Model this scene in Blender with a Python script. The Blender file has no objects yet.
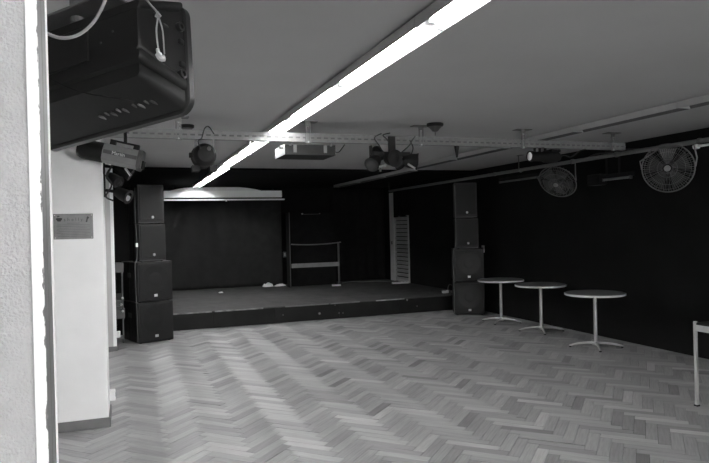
import bpy, bmesh, math, random
from mathutils import Matrix, Vector
random.seed(7)
SC = bpy.context.scene
COL = SC.collection
R = math.radians

# ------------------------------------------------------------------ camera
F, CX, CY = 626.0, 354.5, 231.5
YAW, PIT, ROL = R(20.08), R(-0.31), R(-1.38)
EYE = Vector((0, 0, 1.70))
def _cam():
    c, s = math.cos(YAW), math.sin(YAW)
    A = Matrix(((c, -s, 0), (0, 0, -1), (s, c, 0)))
    c, s = math.cos(PIT), math.sin(PIT)
    B = Matrix(((1, 0, 0), (0, c, s), (0, -s, c)))
    c, s = math.cos(ROL), math.sin(ROL)
    D = Matrix(((c, -s, 0), (s, c, 0), (0, 0, 1)))
    return D @ B @ A
W2C = _cam()
def pix(u, v, x=None, y=None, z=None):
    d = W2C.transposed() @ Vector(((u - CX) / F, (v - CY) / F, 1))
    i, val = (0, x) if x is not None else ((1, y) if y is not None else (2, z))
    return EYE + d * ((val - EYE[i]) / d[i])
cd = bpy.data.cameras.new('camera'); cam = bpy.data.objects.new('camera', cd); COL.objects.link(cam)
cd.sensor_width = 36; cd.lens = F / 709 * 36; cd.clip_start = 0.02; cd.clip_end = 100
rt, dn, fw = W2C[0], W2C[1], W2C[2]
M = Matrix(((rt[0], -dn[0], -fw[0]), (rt[1], -dn[1], -fw[1]), (rt[2], -dn[2], -fw[2]))).to_4x4()
M.translation = EYE; cam.matrix_world = M
SC.camera = cam

# ------------------------------------------------------------------ sky, daylight portals, exposure
w = bpy.data.worlds.new('overcast'); SC.world = w; w.use_nodes = True
w.node_tree.nodes['Background'].inputs[0].default_value = (1, 1, 1, 1)
w.node_tree.nodes['Background'].inputs[1].default_value = 36.0      # overcast daylight
WINS = [(0.5, 2.3), (2.8, 4.6)]                         # windows in the wall behind the camera
for a, b in WINS:
    l = bpy.data.lights.new('window_portal', 'AREA'); l.shape = 'RECTANGLE'; l.size = b - a; l.size_y = 1.7
    l.cycles.is_portal = True
    o = bpy.data.objects.new('window_portal', l); COL.objects.link(o)
    o.location = ((a + b) / 2, -6.02, 1.65); o.rotation_euler = (R(90), 0, R(180))
TUBE_POWER = 176.0
vs = SC.view_settings
vs.view_transform = 'Standard'; vs.look = 'None'; vs.gamma = 1.0; vs.use_curve_mapping = False
vs.exposure = 0.0
SC.display_settings.display_device = 'sRGB'
try:
    SC.cycles.use_denoising = True
    SC.cycles.max_bounces = 10; SC.cycles.diffuse_bounces = 6
    SC.cycles.caustics_reflective = False; SC.cycles.caustics_refractive = False
except Exception: pass

# ------------------------------------------------------------------ materials
MATS = {}
def mat(name, g, rough=0.6, metal=0.0, spec=0.5, var=0.0, scale=8.0, bump=0.0, bscale=60.0, detail=4.0):
    m = bpy.data.materials.new(name); m.use_nodes = True; nt = m.node_tree; N = nt.nodes; L = nt.links
    b = N['Principled BSDF']; b.inputs['Roughness'].default_value = rough; b.inputs['Metallic'].default_value = metal
    b.inputs['Specular IOR Level'].default_value = spec
    tc = N.new('ShaderNodeTexCoord')
    n = N.new('ShaderNodeTexNoise'); n.inputs['Scale'].default_value = scale; n.inputs['Detail'].default_value = detail
    L.new(tc.outputs['Object'], n.inputs['Vector'])
    r = N.new('ShaderNodeValToRGB')
    r.color_ramp.elements[0].position = .3; r.color_ramp.elements[1].position = .7
    a, c = g * (1 - var), g * (1 + var)
    r.color_ramp.elements[0].color = (a, a, a, 1); r.color_ramp.elements[1].color = (c, c, c, 1)
    L.new(n.outputs['Fac'], r.inputs['Fac']); L.new(r.outputs['Color'], b.inputs['Base Color'])
    if bump:
        n2 = N.new('ShaderNodeTexNoise'); n2.inputs['Scale'].default_value = bscale; n2.inputs['Detail'].default_value = 3
        L.new(tc.outputs['Object'], n2.inputs['Vector'])
        bp = N.new('ShaderNodeBump'); bp.inputs['Strength'].default_value = bump; bp.inputs['Distance'].default_value = .01
        L.new(n2.outputs['Fac'], bp.inputs['Height']); L.new(bp.outputs['Normal'], b.inputs['Normal'])
    MATS[name] = m; return m
mat('ceiling_paint', .47, .9, var=.03, scale=1.5)
mat('strip_paint', .52, .85, var=.03, scale=2)
mat('pillar_paint', .86, .6, var=.04, scale=3, bump=.04)
mat('plaster', .46, .9, var=.04, scale=40, bump=.4, bscale=260)
mat('white_gloss', .93, .45, var=.02)
mat('frame_grey', .19, .5, var=.08, scale=20)
mat('skirting', .16, .5, var=.1)
mat('black_wall', .0075, .9, spec=.12, var=.25, scale=2, bump=.1, bscale=20)
mat('black_cloth', .008, .95, spec=.15, var=.2, scale=6)
mat('curtain_cloth', .014, .8, spec=.2, var=.2, scale=6)
mat('stage_carpet', .055, .95, spec=.2, var=.22, scale=5, bump=.3, bscale=200)
mat('stage_black', .009, .7, spec=.2, var=.2, scale=5)
mat('worn_edge', .22, .7, var=.5, scale=9)
mat('speaker_black', .008, .5, spec=.3, var=.15, scale=40, bump=.15, bscale=250)
mat('grille_black', .009, .55, spec=.25, var=.3, scale=300, bump=.4, bscale=700)
mat('cone_black', .009, .5, spec=.25, var=.1)
mat('tv_plastic', .014, .45, spec=.3, var=.1, scale=30, bump=.04, bscale=400)
mat('tv_rim', .014, .4, spec=.5, var=.1)
mat('black_metal', .010, .6, spec=.22, var=.2, scale=20)
mat('badge', .75, .35, var=.05)
mat('white_plastic', .8, .4, var=.03)
mat('steel', .55, .32, 1.0, var=.1, scale=30)
mat('galv', .17, .55, .3, var=.12, scale=25)
mat('grey_metal', .13, .45, .3, var=.12, scale=15)
mat('dark_grey', .07, .5, var=.15)
mat('fixture_grey', .20, .45, .2, var=.1)
mat('table_top', .22, .45, var=.06, scale=12)
mat('table_edge', .72, .4, var=.04)
mat('table_leg', .5, .35, .6, var=.05)
mat('plaque_metal', .16, .4, .3, var=.12, scale=14)
mat('print_black', .012, .6)
mat('print_dark', .045, .6)
mat('lens', .03, .15, 0, .6)
mat('screen_glass', .02, .1, 0, .5)
mat('mirror', .8, .12, 1.0)
mat('cable_white', .35, .5)
mat('cable_black', .015, .5)
mat('paper', .8, .8, var=.04)
mat('louvre', .6, .6, var=.08)
mat('white_wall', .62, .8, var=.05, scale=3)
mat('fan_wire', .12, .5, .3, var=.1)
mat('fan_blade', .02, .5, .2, var=.1)
m = mat('tube_lit', .9); b = m.node_tree.nodes['Principled BSDF']
b.inputs['Emission Color'].default_value = (1, 1, 1, 1); b.inputs['Emission Strength'].default_value = TUBE_POWER
mat('reflector', .85, .4)
mat('housing_grey', .40, .5)

def parquet_mat():
    m = bpy.data.materials.new('oak_block'); m.use_nodes = True; nt = m.node_tree; N = nt.nodes; L = nt.links
    b = N['Principled BSDF']; b.inputs['Specular IOR Level'].default_value = .55
    uv = N.new('ShaderNodeUVMap'); uv.uv_map = 'grain'
    at = N.new('ShaderNodeAttribute'); at.attribute_name = 'tint'
    oi = N.new('ShaderNodeObjectInfo')
    # per-block seed: attribute on the joined field, object colour on single blocks
    sep = N.new('ShaderNodeSeparateColor'); L.new(oi.outputs['Color'], sep.inputs[0])
    seed = N.new('ShaderNodeMath'); seed.operation = 'MULTIPLY'
    L.new(at.outputs['Fac'], seed.inputs[0]); L.new(sep.outputs['Red'], seed.inputs[1])
    comb = N.new('ShaderNodeCombineXYZ'); mul = N.new('ShaderNodeMath'); mul.operation = 'MULTIPLY'; mul.inputs[1].default_value = 57.0
    L.new(seed.outputs[0], mul.inputs[0]); L.new(mul.outputs[0], comb.inputs['Z'])
    add = N.new('ShaderNodeVectorMath'); add.operation = 'ADD'
    L.new(uv.outputs['UV'], add.inputs[0]); L.new(comb.outputs[0], add.inputs[1])
    mp = N.new('ShaderNodeMapping'); mp.inputs['Scale'].default_value = (5, 70, 1); L.new(add.outputs[0], mp.inputs['Vector'])
    n = N.new('ShaderNodeTexNoise'); n.inputs['Scale'].default_value = 1; n.inputs['Detail'].default_value = 5
    L.new(mp.outputs[0], n.inputs['Vector'])
    ramp = N.new('ShaderNodeMapRange'); ramp.inputs['From Min'].default_value = .25; ramp.inputs['From Max'].default_value = .75
    ramp.inputs['To Min'].default_value = .82; ramp.inputs['To Max'].default_value = 1.14
    L.new(n.outputs['Fac'], ramp.inputs['Value'])
    base = N.new('ShaderNodeMath'); base.operation = 'MULTIPLY'; L.new(seed.outputs[0], base.inputs[0]); L.new(ramp.outputs[0], base.inputs[1])
    L.new(base.outputs[0], b.inputs['Base Color'])
    # worn varnish: large patches in world space of rougher wood
    g = N.new('ShaderNodeNewGeometry'); n3 = N.new('ShaderNodeTexNoise'); n3.inputs['Scale'].default_value = 1.3; n3.inputs['Detail'].default_value = 4
    L.new(g.outputs['Position'], n3.inputs['Vector'])
    mr = N.new('ShaderNodeMapRange'); mr.inputs['From Min'].default_value = .3; mr.inputs['From Max'].default_value = .7
    mr.inputs['To Min'].default_value = .42; mr.inputs['To Max'].default_value = .6
    L.new(n3.outputs['Fac'], mr.inputs['Value']); L.new(mr.outputs[0], b.inputs['Roughness'])
    tg = N.new('ShaderNodeTangent'); tg.direction_type = 'UV_MAP'; tg.uv_map = 'grain'; L.new(tg.outputs[0], b.inputs['Tangent'])
    b.inputs['Anisotropic'].default_value = .7; b.inputs['Anisotropic Rotation'].default_value = .25
    MATS['oak_block'] = m
parquet_mat()
mat('subfloor', .05, .9)

# jamb paint with chipped edge (wear has its own ragged shape)
def chip_mat():
    m = mat('frame_white_chipped', .93, .45); nt = m.node_tree; N = nt.nodes; L = nt.links; b = N['Principled BSDF']
    tc = N.new('ShaderNodeTexCoord'); sp = N.new('ShaderNodeSeparateXYZ'); L.new(tc.outputs['Object'], sp.inputs[0])
    n = N.new('ShaderNodeTexNoise'); n.inputs['Scale'].default_value = 55; n.inputs['Detail'].default_value = 6
    L.new(tc.outputs['Object'], n.inputs['Vector'])
    mr = N.new('ShaderNodeMapRange'); mr.inputs['From Min'].default_value = .5; mr.inputs['From Max'].default_value = .72
    mr.inputs['To Min'].default_value = 0; mr.inputs['To Max'].default_value = .0026; L.new(n.outputs['Fac'], mr.inputs['Value'])
    ad = N.new('ShaderNodeMath'); ad.operation = 'ADD'; L.new(sp.outputs['X'], ad.inputs[0]); L.new(mr.outputs[0], ad.inputs[1])
    gt = N.new('ShaderNodeMath'); gt.operation = 'GREATER_THAN'; gt.inputs[1].default_value = 0.0002; L.new(ad.outputs[0], gt.inputs[0])
    mx = N.new('ShaderNodeMix'); mx.data_type = 'RGBA'; L.new(gt.outputs[0], mx.inputs[0])
    mx.inputs[6].default_value = (.93, .93, .93, 1); mx.inputs[7].default_value = (.2, .2, .2, 1)
    L.new(mx.outputs[2], b.inputs['Base Color'])
chip_mat()

# ------------------------------------------------------------------ mesh helpers
class MB:
    def __init__(s): s.bm = bmesh.new(); s.x = Matrix.Identity(4)
    def _v(s, p): return s.bm.verts.new(s.x @ Vector(p))
    def box(s, a, b):
        x0, y0, z0 = a; x1, y1, z1 = b
        v = [s._v(p) for p in ((x0,y0,z0),(x1,y0,z0),(x1,y1,z0),(x0,y1,z0),(x0,y0,z1),(x1,y0,z1),(x1,y1,z1),(x0,y1,z1))]
        for f in ((3,2,1,0),(4,5,6,7),(0,1,5,4),(1,2,6,5),(2,3,7,6),(3,0,4,7)): s.bm.faces.new([v[i] for i in f])
        return s
    def rings(s, rings, cap=True, closed=False):
        V = [[s._v(p) for p in r] for r in rings]; n = len(V[0])
        m = len(V)
        for i in range(m if closed else m - 1):
            A, B = V[i], V[(i + 1) % m]
            for j in range(n): s.bm.faces.new((A[j], A[(j+1) % n], B[(j+1) % n], B[j]))
        if cap and not closed:
            s.bm.faces.new(V[0][::-1]); s.bm.faces.new(V[-1])
        return s
    def tube(s, pts, r, n=8, cap=True, closed=False):
        pts = [Vector(p) for p in pts]; m = len(pts); rg = []
        up = None
        for i, p in enumerate(pts):
            if closed: t = pts[(i+1) % m] - pts[i-1]
            else: t = pts[min(i+1, m-1)] - pts[max(i-1, 0)]
            t.normalize()
            if up is None: up = Vector((0,0,1)) if abs(t.z) < .9 else Vector((1,0,0))
            a = t.cross(up)
            if a.length < 1e-5: a = t.orthogonal()
            a.normalize(); bb = a.cross(t).normalized(); up = bb
            rr = r[i] if isinstance(r, (list, tuple)) else r
            rg.append([p + a * math.cos(2*math.pi*k/n) * rr + bb * math.sin(2*math.pi*k/n) * rr for k in range(n)])
        return s.rings(rg, cap, closed)
    def cyl(s, a, b, r, n=16, r2=None): return s.tube([a, b], [r, r if r2 is None else r2], n)
    def lathe(s, prof, n=24, axis='z', o=(0,0,0)):
        rg = []
        for rr, h in prof:
            rr = max(rr, 1e-4); ring = []
            for k in range(n):
                c, q = math.cos(2*math.pi*k/n)*rr, math.sin(2*math.pi*k/n)*rr
                p = (c, q, h) if axis == 'z' else ((c, h, q) if axis == 'y' else (h, c, q))
                ring.append(Vector(p) + Vector(o))
            rg.append(ring)
        return s.rings(rg)
    def prism(s, poly, d0, d1, axis='y'):
        f = {'y': lambda a, b, d: (a, d, b), 'x': lambda a, b, d: (d, a, b), 'z': lambda a, b, d: (a, b, d)}[axis]
        return s.rings([[f(a, b, d0) for a, b in poly], [f(a, b, d1) for a, b in poly]])
    def build(s, name, m, parent=None, bevel=0, smooth=False, loc=None, seg=2):
        bmesh.ops.recalc_face_normals(s.bm, faces=s.bm.faces[:])
        me = bpy.data.meshes.new(name)
        if bevel:
            es = [e for e in s.bm.edges if len(e.link_faces) == 2 and e.calc_face_angle(0) > .6]
            bmesh.ops.bevel(s.bm, geom=es, offset=bevel, segments=seg, affect='EDGES', profile=.5)
        s.bm.to_mesh(me); s.bm.free()
        me.materials.append(MATS[m])
        if smooth:
            for p in me.polygons: p.use_smooth = True
            try: me.set_sharp_from_angle(angle=R(40))
            except Exception: pass
        o = bpy.data.objects.new(name, me); COL.objects.link(o)
        if parent is not None: o.parent = parent
        if loc is not None: o.location = loc
        return o
def rrect(w, h, r, n=4, cx=0, cz=0):
    out = []
    for sx, sz, a0 in ((1,1,0),(-1,1,90),(-1,-1,180),(1,-1,270)):
        for k in range(n + 1):
            a = R(a0 + 90*k/n); out.append((cx + sx*(w/2-r) + r*math.cos(a), cz + sz*(h/2-r) + r*math.sin(a)))
    return out
def tag(o, label, cat, group=None):
    o['label'] = label; o['category'] = cat
    if group: o['group'] = group
    return o
def thing(name, label, cat, loc=(0,0,0), rz=0, group=None, mw=None):
    o = bpy.data.objects.new(name, None); COL.objects.link(o); o.empty_display_size = .1
    if mw is not None: o.matrix_world = mw
    else: o.location = loc; o.rotation_euler = (0, 0, rz)
    return tag(o, label, cat, group)
def struct(o): o['kind'] = 'structure'; return o
def dup(root, loc=None, rz=None, label=None, group=None, mw=None):
    def cp(o, par):
        c = o.copy(); COL.objects.link(c); c.parent = par
        for ch in o.children: cp(ch, c)
        return c
    r = cp(root, None)
    if loc is not None: r.location = loc
    if rz is not None: r.rotation_euler = (0, 0, rz)
    if label: r['label'] = label
    if group: r['group'] = group
    return r
def sag(a, b, d, n=10):
    a, b = Vector(a), Vector(b)
    return [a.lerp(b, i/n) - Vector((0, 0, d*4*(i/n)*(1-i/n))) for i in range(n+1)]
def spline(pts, n=6):
    P = [Vector(p) for p in pts]; P = [2*P[0]-P[1]] + P + [2*P[-1]-P[-2]]; out = []
    for i in range(1, len(P)-2):
        for k in range(n):
            t = k/n
            out.append(.5*((2*P[i]) + (P[i+1]-P[i-1])*t + (2*P[i-1]-5*P[i]+4*P[i+1]-P[i+2])*t*t + (3*P[i]-P[i-1]-3*P[i+1]+P[i+2])*t**3))
    out.append(P[-2]); return out
def text(name, body, size, m, parent, loc, rot=(R(90),0,0), ext=.0006):
    cu = bpy.data.curves.new(name, 'FONT'); cu.body = body; cu.size = size; cu.extrude = ext; cu.align_x = 'CENTER'; cu.align_y = 'CENTER'
    cu.resolution_u = 3
    t = bpy.data.objects.new(name, cu); COL.objects.link(t)
    dg = bpy.context.evaluated_depsgraph_get(); me = bpy.data.meshes.new_from_object(t.evaluated_get(dg))
    bpy.data.objects.remove(t); me.materials.clear(); me.materials.append(MATS[m])
    o = bpy.data.objects.new(name, me); COL.objects.link(o); o.parent = parent; o.location = loc; o.rotation_euler = rot
    return o

# ------------------------------------------------------------------ room shell
XL, XR, YN, YB, ZC, YS = -1.8, 6.62, -6.0, 15.72, 2.81, 11.08    # left, right, near wall, back wall, ceiling, end of pale ceiling
floor = struct(MB().box((XL-.2, YN-.2, -.12), (XR+.2, YB+.2, -.022)).build('floor', 'subfloor'))
# parquet: herringbone of 0.417 x 0.10 m blocks, columns running down the hall
BL_, BW = .417, .0885
def block_pts(cx, cy, ang, dz, tx, ty, l=BL_-.003, wd=BW-.0026):
    c, s = math.cos(ang), math.sin(ang); out = []
    for z in (-.022, 0):
        for a, b in ((-1,-1),(1,-1),(1,1),(-1,1)):
            lx, ly = a*l/2, b*wd/2
            out.append(Vector((cx + lx*c - ly*s, cy + lx*s + ly*c, z + (dz + tx*lx + ty*ly if z == 0 else 0))))
    return out
blocks = []
c45 = math.sqrt(.5)
for i in range(-8, 16):
    for k in range(-200, 260):
        for kind in (0, 1):
            if kind == 0: u, v, ang = k*BW + i*BL_ + BL_/2, k*BW - i*BL_ + BW/2, R(45)
            else: u, v, ang = k*BW + i*BL_ + BL_ + BW/2, k*BW - i*BL_ + BW - BL_/2, R(135)
            x, y = (u - v)*c45 + .30, (u + v)*c45
            if XL - .1 < x < XR + .05 and -1.5 < y < 11.35:
                if x < -.2 and y > 6.2: continue
                blocks.append((x, y, ang, kind))
def in_view(x, y):
    q = W2C @ (Vector((x, y, 0)) - EYE)
    if q.z < .5: return None
    u, v = CX + F*q.x/q.z, CY + F*q.y/q.z
    return q.z if -12 < u < 721 and v < 476 and not (y < 5.95 and u < 50) else None
vis = sorted([(in_view(b[0], b[1]), b) for b in blocks if in_view(b[0], b[1])], key=lambda t: t[0])
near = set(id(b) for _, b in vis[:300])
def block_tint(kind):
    t = random.gauss(.305, .042) * (1.04 if kind else .96)  # sheen of the two grain directions put into the tint
    if random.random() < .07: t *= 1.22
    if random.random() < .08: t *= .76
    return max(.15, min(.5, t))
# shared mesh for the nearest 300 blocks
proto = bpy.data.meshes.new('parquet_block')
pv = block_pts(0, 0, 0, 0, 0, 0)
FACES = [(3,2,1,0),(4,5,6,7),(0,1,5,4),(1,2,6,5),(2,3,7,6),(3,0,4,7)]
proto.from_pydata([tuple(p) for p in pv], [], FACES)
uvl = proto.uv_layers.new(name='grain')
for lp in proto.loops: p = pv[lp.vertex_index]; uvl.data[lp.index].uv = (p.x, p.y)
at_ = proto.attributes.new('tint', 'FLOAT', 'FACE')
for d in at_.data: d.value = 1.0
proto.materials.append(MATS['oak_block'])
FV, FF, FU, FT = [], [], [], []
for b in blocks:
    x, y, ang, kind = b
    dz = random.gauss(0, .0004); tx, ty = random.gauss(0, .0022), random.gauss(0, .006)
    if random.random() < .035: dz += random.uniform(.001, .003)
    t = block_tint(kind)
    if id(b) in near:
        o = bpy.data.objects.new('parquet_block', proto); COL.objects.link(o); o.parent = floor
        o.location = (x, y, dz); o.rotation_euler = Matrix.Rotation(ang, 3, 'Z').to_euler()
        o.rotation_euler = (Matrix.Rotation(ang, 3, 'Z') @ Matrix.Rotation(ty, 3, 'X') @ Matrix.Rotation(-tx, 3, 'Y')).to_euler()
        o.color = (t, t, t, 1)
    else:
        n0 = len(FV); FV += [tuple(p) for p in block_pts(x, y, ang, dz, tx, ty)]
        FF += [tuple(n0 + q for q in f) for f in FACES]; ou = random.random()*9
        for f in FACES:
            for q in f: FU.append((pv[q].x, pv[q].y + 0))
        FT += [t]*6
me = bpy.data.meshes.new('parquet_field'); me.from_pydata(FV, [], FF)
uvl = me.uv_layers.new(name='grain')
for k, q in enumerate(FU): uvl.data[k].uv = q
a_ = me.attributes.new('tint', 'FLOAT', 'FACE')
for k, q in enumerate(FT): a_.data[k].value = q
me.materials.append(MATS['oak_block'])
fo = bpy.data.objects.new('parquet_field', me); COL.objects.link(fo); fo.parent = floor; fo['kind'] = 'stuff'

# ceiling: pale over the hall, black over the stage
ceil = MB().box((XL-.2, YN-.2, ZC), (XR+.2, YS, ZC+.12)).box((XL-.2, YN-.2, ZC+.121), (XR+.2, YB+.2, ZC+.2))
ceil = struct(ceil.build('ceiling', 'ceiling_paint'))
cs = struct(MB().box((XL-.2, YS+.002, ZC-.03), (XR+.2, YB+.2, ZC+.12)).build('ceiling_stage', 'black_wall'))
struct(MB().box((XR, YN-.2, 0), (XR+.2, YB+.2, ZC)).build('wall_right', 'black_wall'))
struct(MB().box((XL-.2, YB, 0), (XR, YB+.2, ZC-.03)).build('wall_back', 'black_wall'))
# left side: a pale wall set back behind the pillars, black beyond the second pillar
struct(MB().box((XL-.2, YN, 0), (XL, 5.94, ZC)).build('wall_left', 'white_wall'))
struct(MB().box((-.62, 6.36, 0), (-.46, 9.72, ZC)).build('wall_left_recess', 'white_wall'))
struct(MB().box((-.62, 10.12, 0), (-.46, YB, ZC)).build('wall_left_stage', 'black_wall'))
# near wall behind the camera with two windows
nw = MB(); z0, z1 = .8, 2.5
xs = [XL-.2]
for a, b in WINS: xs += [a, b]
xs.append(XR+.2)
for k in range(0, len(xs), 2): nw.box((xs[k], YN-.2, 0), (xs[k+1], YN, ZC))
for a, b in WINS: nw.box((a, YN-.2, 0), (b, YN, z0)); nw.box((a, YN-.2, z1), (b, YN, ZC))
struct(nw.build('wall_near', 'white_wall'))
for k, (a, b) in enumerate(WINS):
    fr = MB()
    for p, q in (((a, z0), (b, z0+.06)), ((a, z1-.06), (b, z1)), ((a, z0), (a+.06, z1)), ((b-.06, z0), (b, z1)), (((a+b)/2-.03, z0), ((a+b)/2+.03, z1))):
        fr.box((p[0], YN-.12, p[1]), (q[0], YN-.06, q[1]))
    struct(fr.build('window_%d' % (k+1), 'white_gloss'))

# ------------------------------------------------------------------ door jamb beside the camera
jy = .80
nib = struct(MB().box((XL, jy, 0), (-.1015, jy+.13, ZC)).build('wall_jamb', 'plaster'))
fr = MB().box((-.0120, -.006, 0), (0, 0, ZC)).build('trim_1', 'frame_white_chipped'); fr.location = (-.0893, jy, 0); struct(fr)
struct(MB().box((-.1015, jy+.0002, 0), (-.0893, jy+.078, ZC)).build('trim_2', 'frame_grey', bevel=0))
struct(MB().box((-.1015, jy+.0785, 0), (-.0880, jy+.092, ZC)).build('trim_3', 'white_gloss', bevel=.002))
struct(MB().box((-.1015, jy+.035, 0), (-.0890, jy+.042, ZC)).build('trim_4', 'skirting'))

# ------------------------------------------------------------------ pillars with skirting, sockets, plaque
mat('pillar_grey', .5, .6, var=.04, scale=3)  # greyer tone than the first pillar
def pillar(name, x0, x1, y0, y1, sk, pm='pillar_paint'):
    p = struct(MB().box((x0, y0, 0), (x1, y1, ZC)).build(name, pm, bevel=.012))
    s = .014
    MB().box((x0-.02, y0-s, 0), (x1+s, y1+s, sk)).build('skirting', 'skirting', p, bevel=.003)
    return p
p1 = pillar('wall_pillar_1', -1.75, -.178, 5.94, 6.36, .085)
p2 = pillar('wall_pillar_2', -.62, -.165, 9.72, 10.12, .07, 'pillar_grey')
MB().box((-.205, 9.714, .07), (-.159, 9.80, ZC)).build('pale_edge', 'white_gloss', p2, bevel=.003)  # pale line down the corner edge, built as a strip
p1['label'] = 'white pillar with metal plaque and dark skirting'; p2['label'] = 'white pillar beside the tall loudspeaker stack'
def socket(loc, label):
    t = thing('socket_box', label, 'socket', loc)
    MB().box((0, -.045, -.045), (.055, .045, .045)).build('housing', 'white_plastic', t, bevel=.008)
    MB().lathe([(.0, .0), (.022, 0), (.022, .006), (.0, .006)], 16, 'x', (.053, 0, 0)).build('outlet', 'dark_grey', t)
socket((-.178, 6.12, .235), 'white socket box low on the side of plaque pillar')
socket((-.165, 9.93, .21), 'white socket box low on pillar beside loudspeakers')
a = pix(53, 214, y=5.93); b = pix(93.4, 238.5, y=5.93)
pq = thing('plaque', 'grey engraved metal plaque on the white pillar', 'plaque', ((a.x+b.x)/2, 5.94, (a.z+b.z)/2))
pw, ph = b.x-a.x, a.z-b.z
MB().box((-pw/2, -.006, -ph/2), (pw/2, 0, ph/2)).build('plate', 'plaque_metal', pq, bevel=.001)
text('lettering', 's h e l l y', .042, 'print_dark', pq, (0, -.0065, ph*.27))
blob = [(-.112+.022*math.cos(q)*(1+.3*math.sin(3*q)), ph*.27+.02*math.sin(q)*(1+.25*math.cos(2*q))) for q in [R(k*24) for k in range(15)]]
MB().prism(blob, -.0068, -.006).build('emblem', 'print_black', pq)
MB().prism([(-.13, ph*.40), (-.118, ph*.44), (-.105, ph*.42), (-.11, ph*.38), (-.124, ph*.36)], -.0068, -.006).build('emblem', 'print_dark', pq)
MB().prism([(.098, ph*.16), (.112, ph*.17), (.116, ph*.28), (.128, ph*.33), (.118, ph*.40), (.108, ph*.36), (.104, ph*.26)], -.0068, -.006).build('emblem', 'print_black', pq)
for k in range(9):
    wd = [.10, .26, .27, .22, .26, .24, .27, .2, .25][k]
    MB().box((-wd/2, -.0066, ph*(.13-.065*k)-.0012), (wd/2, -.006, ph*(.13-.065*k)+.0012)).build('text_line', 'print_dark', pq)
for sx in (-1, 1):
    for sz in (-1, 1): MB().lathe([(.0, -.009), (.004, -.008), (.005, -.006)], 10, 'y', (sx*(pw/2-.012), 0, sz*(ph/2-.012))).build('screw', 'steel', pq)

# ------------------------------------------------------------------ stage
st = thing('stage', 'low black stage with worn dark carpet across the hall end', 'stage', (3.1, YS+.15, 0))
SX0, SX1, SY = -.44, XR-.005, 11.2
def L(v): return (v[0]-3.1, v[1]-(YS+.15), v[2])
MB().box(L((SX0, SY+.02, 0)), L((SX1, YB-.005, .285))).build('platform', 'stage_black', st)
MB().box(L((SX0, SY, .286)), L((SX1, YB-.006, .302))).build('carpet', 'stage_carpet', st)
xs = [SX0, 1.405, 2.53, 3.75, 4.98, SX1]
for i in range(5): MB().box(L((xs[i]+.004, SY-.002, .004)), L((xs[i+1]-.004, SY+.018, .284))).build('front_panel', 'stage_black', st, bevel=.002)
for x0, x1 in ((.7, 1.39), (1.44, 2.3), (2.71, 3.55), (3.58, 4.17), (4.5, 5.1)):
    MB().box(L((x0, SY-.006, .280)), L((x1, SY+.02, .3018))).build('edge_strip', 'worn_edge' if x0 != 2.71 and x0 != 3.58 else 'grey_metal', st, bevel=.001)
for u, v, r in ((319.5, 313.5, .022), (335, 305, .009), (339, 313, .012), (343, 313, .010), (417, 306, .012), (407, 297, .02), (283, 315, .01)):
    p = pix(u, v, y=SY); MB().lathe([(0, -.008), (r*.8, -.006), (r, -.002)], 12, 'y', L((p.x, SY, min(p.z, .265)))).build('bolt', 'galv', st)

# ------------------------------------------------------------------ backdrop, screen
def curtain(name, x0, x1, z0, z1, y, amp, per, label, m='curtain_cloth', swag=True):
    nx, nz = 90, 24; bm = bmesh.new(); V = []
    for j in range(nz+1):
        row = []
        for i in range(nx+1):
            x = x0 + (x1-x0)*i/nx; z = z0 + (z1-z0)*j/nz; f = j/nz
            d = amp*math.sin(2*math.pi*(x/per) + .6*math.sin(x*3)) * (.5+.5*f)
            if swag: d += .06*math.sin(9*(z*.9 + .55*math.exp(-((x-x0-.5)/.6)**2)*2 + x*.5)) * f * math.exp(-((x-x0-.7)/.9)**2)
            row.append(bm.verts.new((x, y + d, z)))
        V.append(row)
    for j in range(nz):
        for i in range(nx): bm.faces.new((V[j][i], V[j][i+1], V[j+1][i+1], V[j+1][i]))
    me = bpy.data.meshes.new(name); bm.to_mesh(me); bm.free(); me.materials.append(MATS[m])
    for p in me.polygons: p.use_smooth = True
    o = bpy.data.objects.new(name, me); COL.objects.link(o); sm = o.modifiers.new('s', 'SOLIDIFY'); sm.thickness = .004
    return tag(o, label, 'curtain')
curtain('stage_curtain', .2, 3.72, .31, 2.62, 15.55, .018, .5, 'black curtain with soft folds hanging below the projection screen case')
curtain('stage_curtain', 5.05, 6.55, .31, 2.72, 15.6, .03, .3, 'black curtain in narrow folds at the right end of stage back', 'black_cloth', False)
sc = thing('projection_screen', 'white rolled-up projection screen case above the black curtain', 'screen', (2.20, 14.86, 2.57))
sc.scale = (.965, 1, .965)
MB().box((-1.42, -.09, -.085), (1.41, .08, .08)).build('housing', 'white_gloss', sc, bevel=.01)
MB().box((-1.42, -.07, -.155), (1.48, -.045, -.120)).build('weight_bar', 'white_plastic', sc, bevel=.005)
MB().box((-1.40, -.062, -.121), (1.40, -.052, -.084)).build('fabric', 'black_cloth', sc)
MB().cyl((.03, -.06, -.18), (.03, -.06, -.15), .018, 10).build('pull_knob', 'white_plastic', sc)
scallop = [(-1.30, .082), (-1.10, .125), (-.95, .155), (-.8, .17), (.35, .172), (.55, .155), (.75, .12), (.92, .082)]  # pool of light above the case, built as an arched white plate
MB().prism(scallop, -.02, .06).build('light_scallop', 'white_plastic', sc, bevel=.004)
for bx in (-1.2, 1.2): MB().box((bx-.02, .03, .07), (bx+.02, .035, .218)).build('ceiling_strap', 'black_metal', sc)

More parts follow.
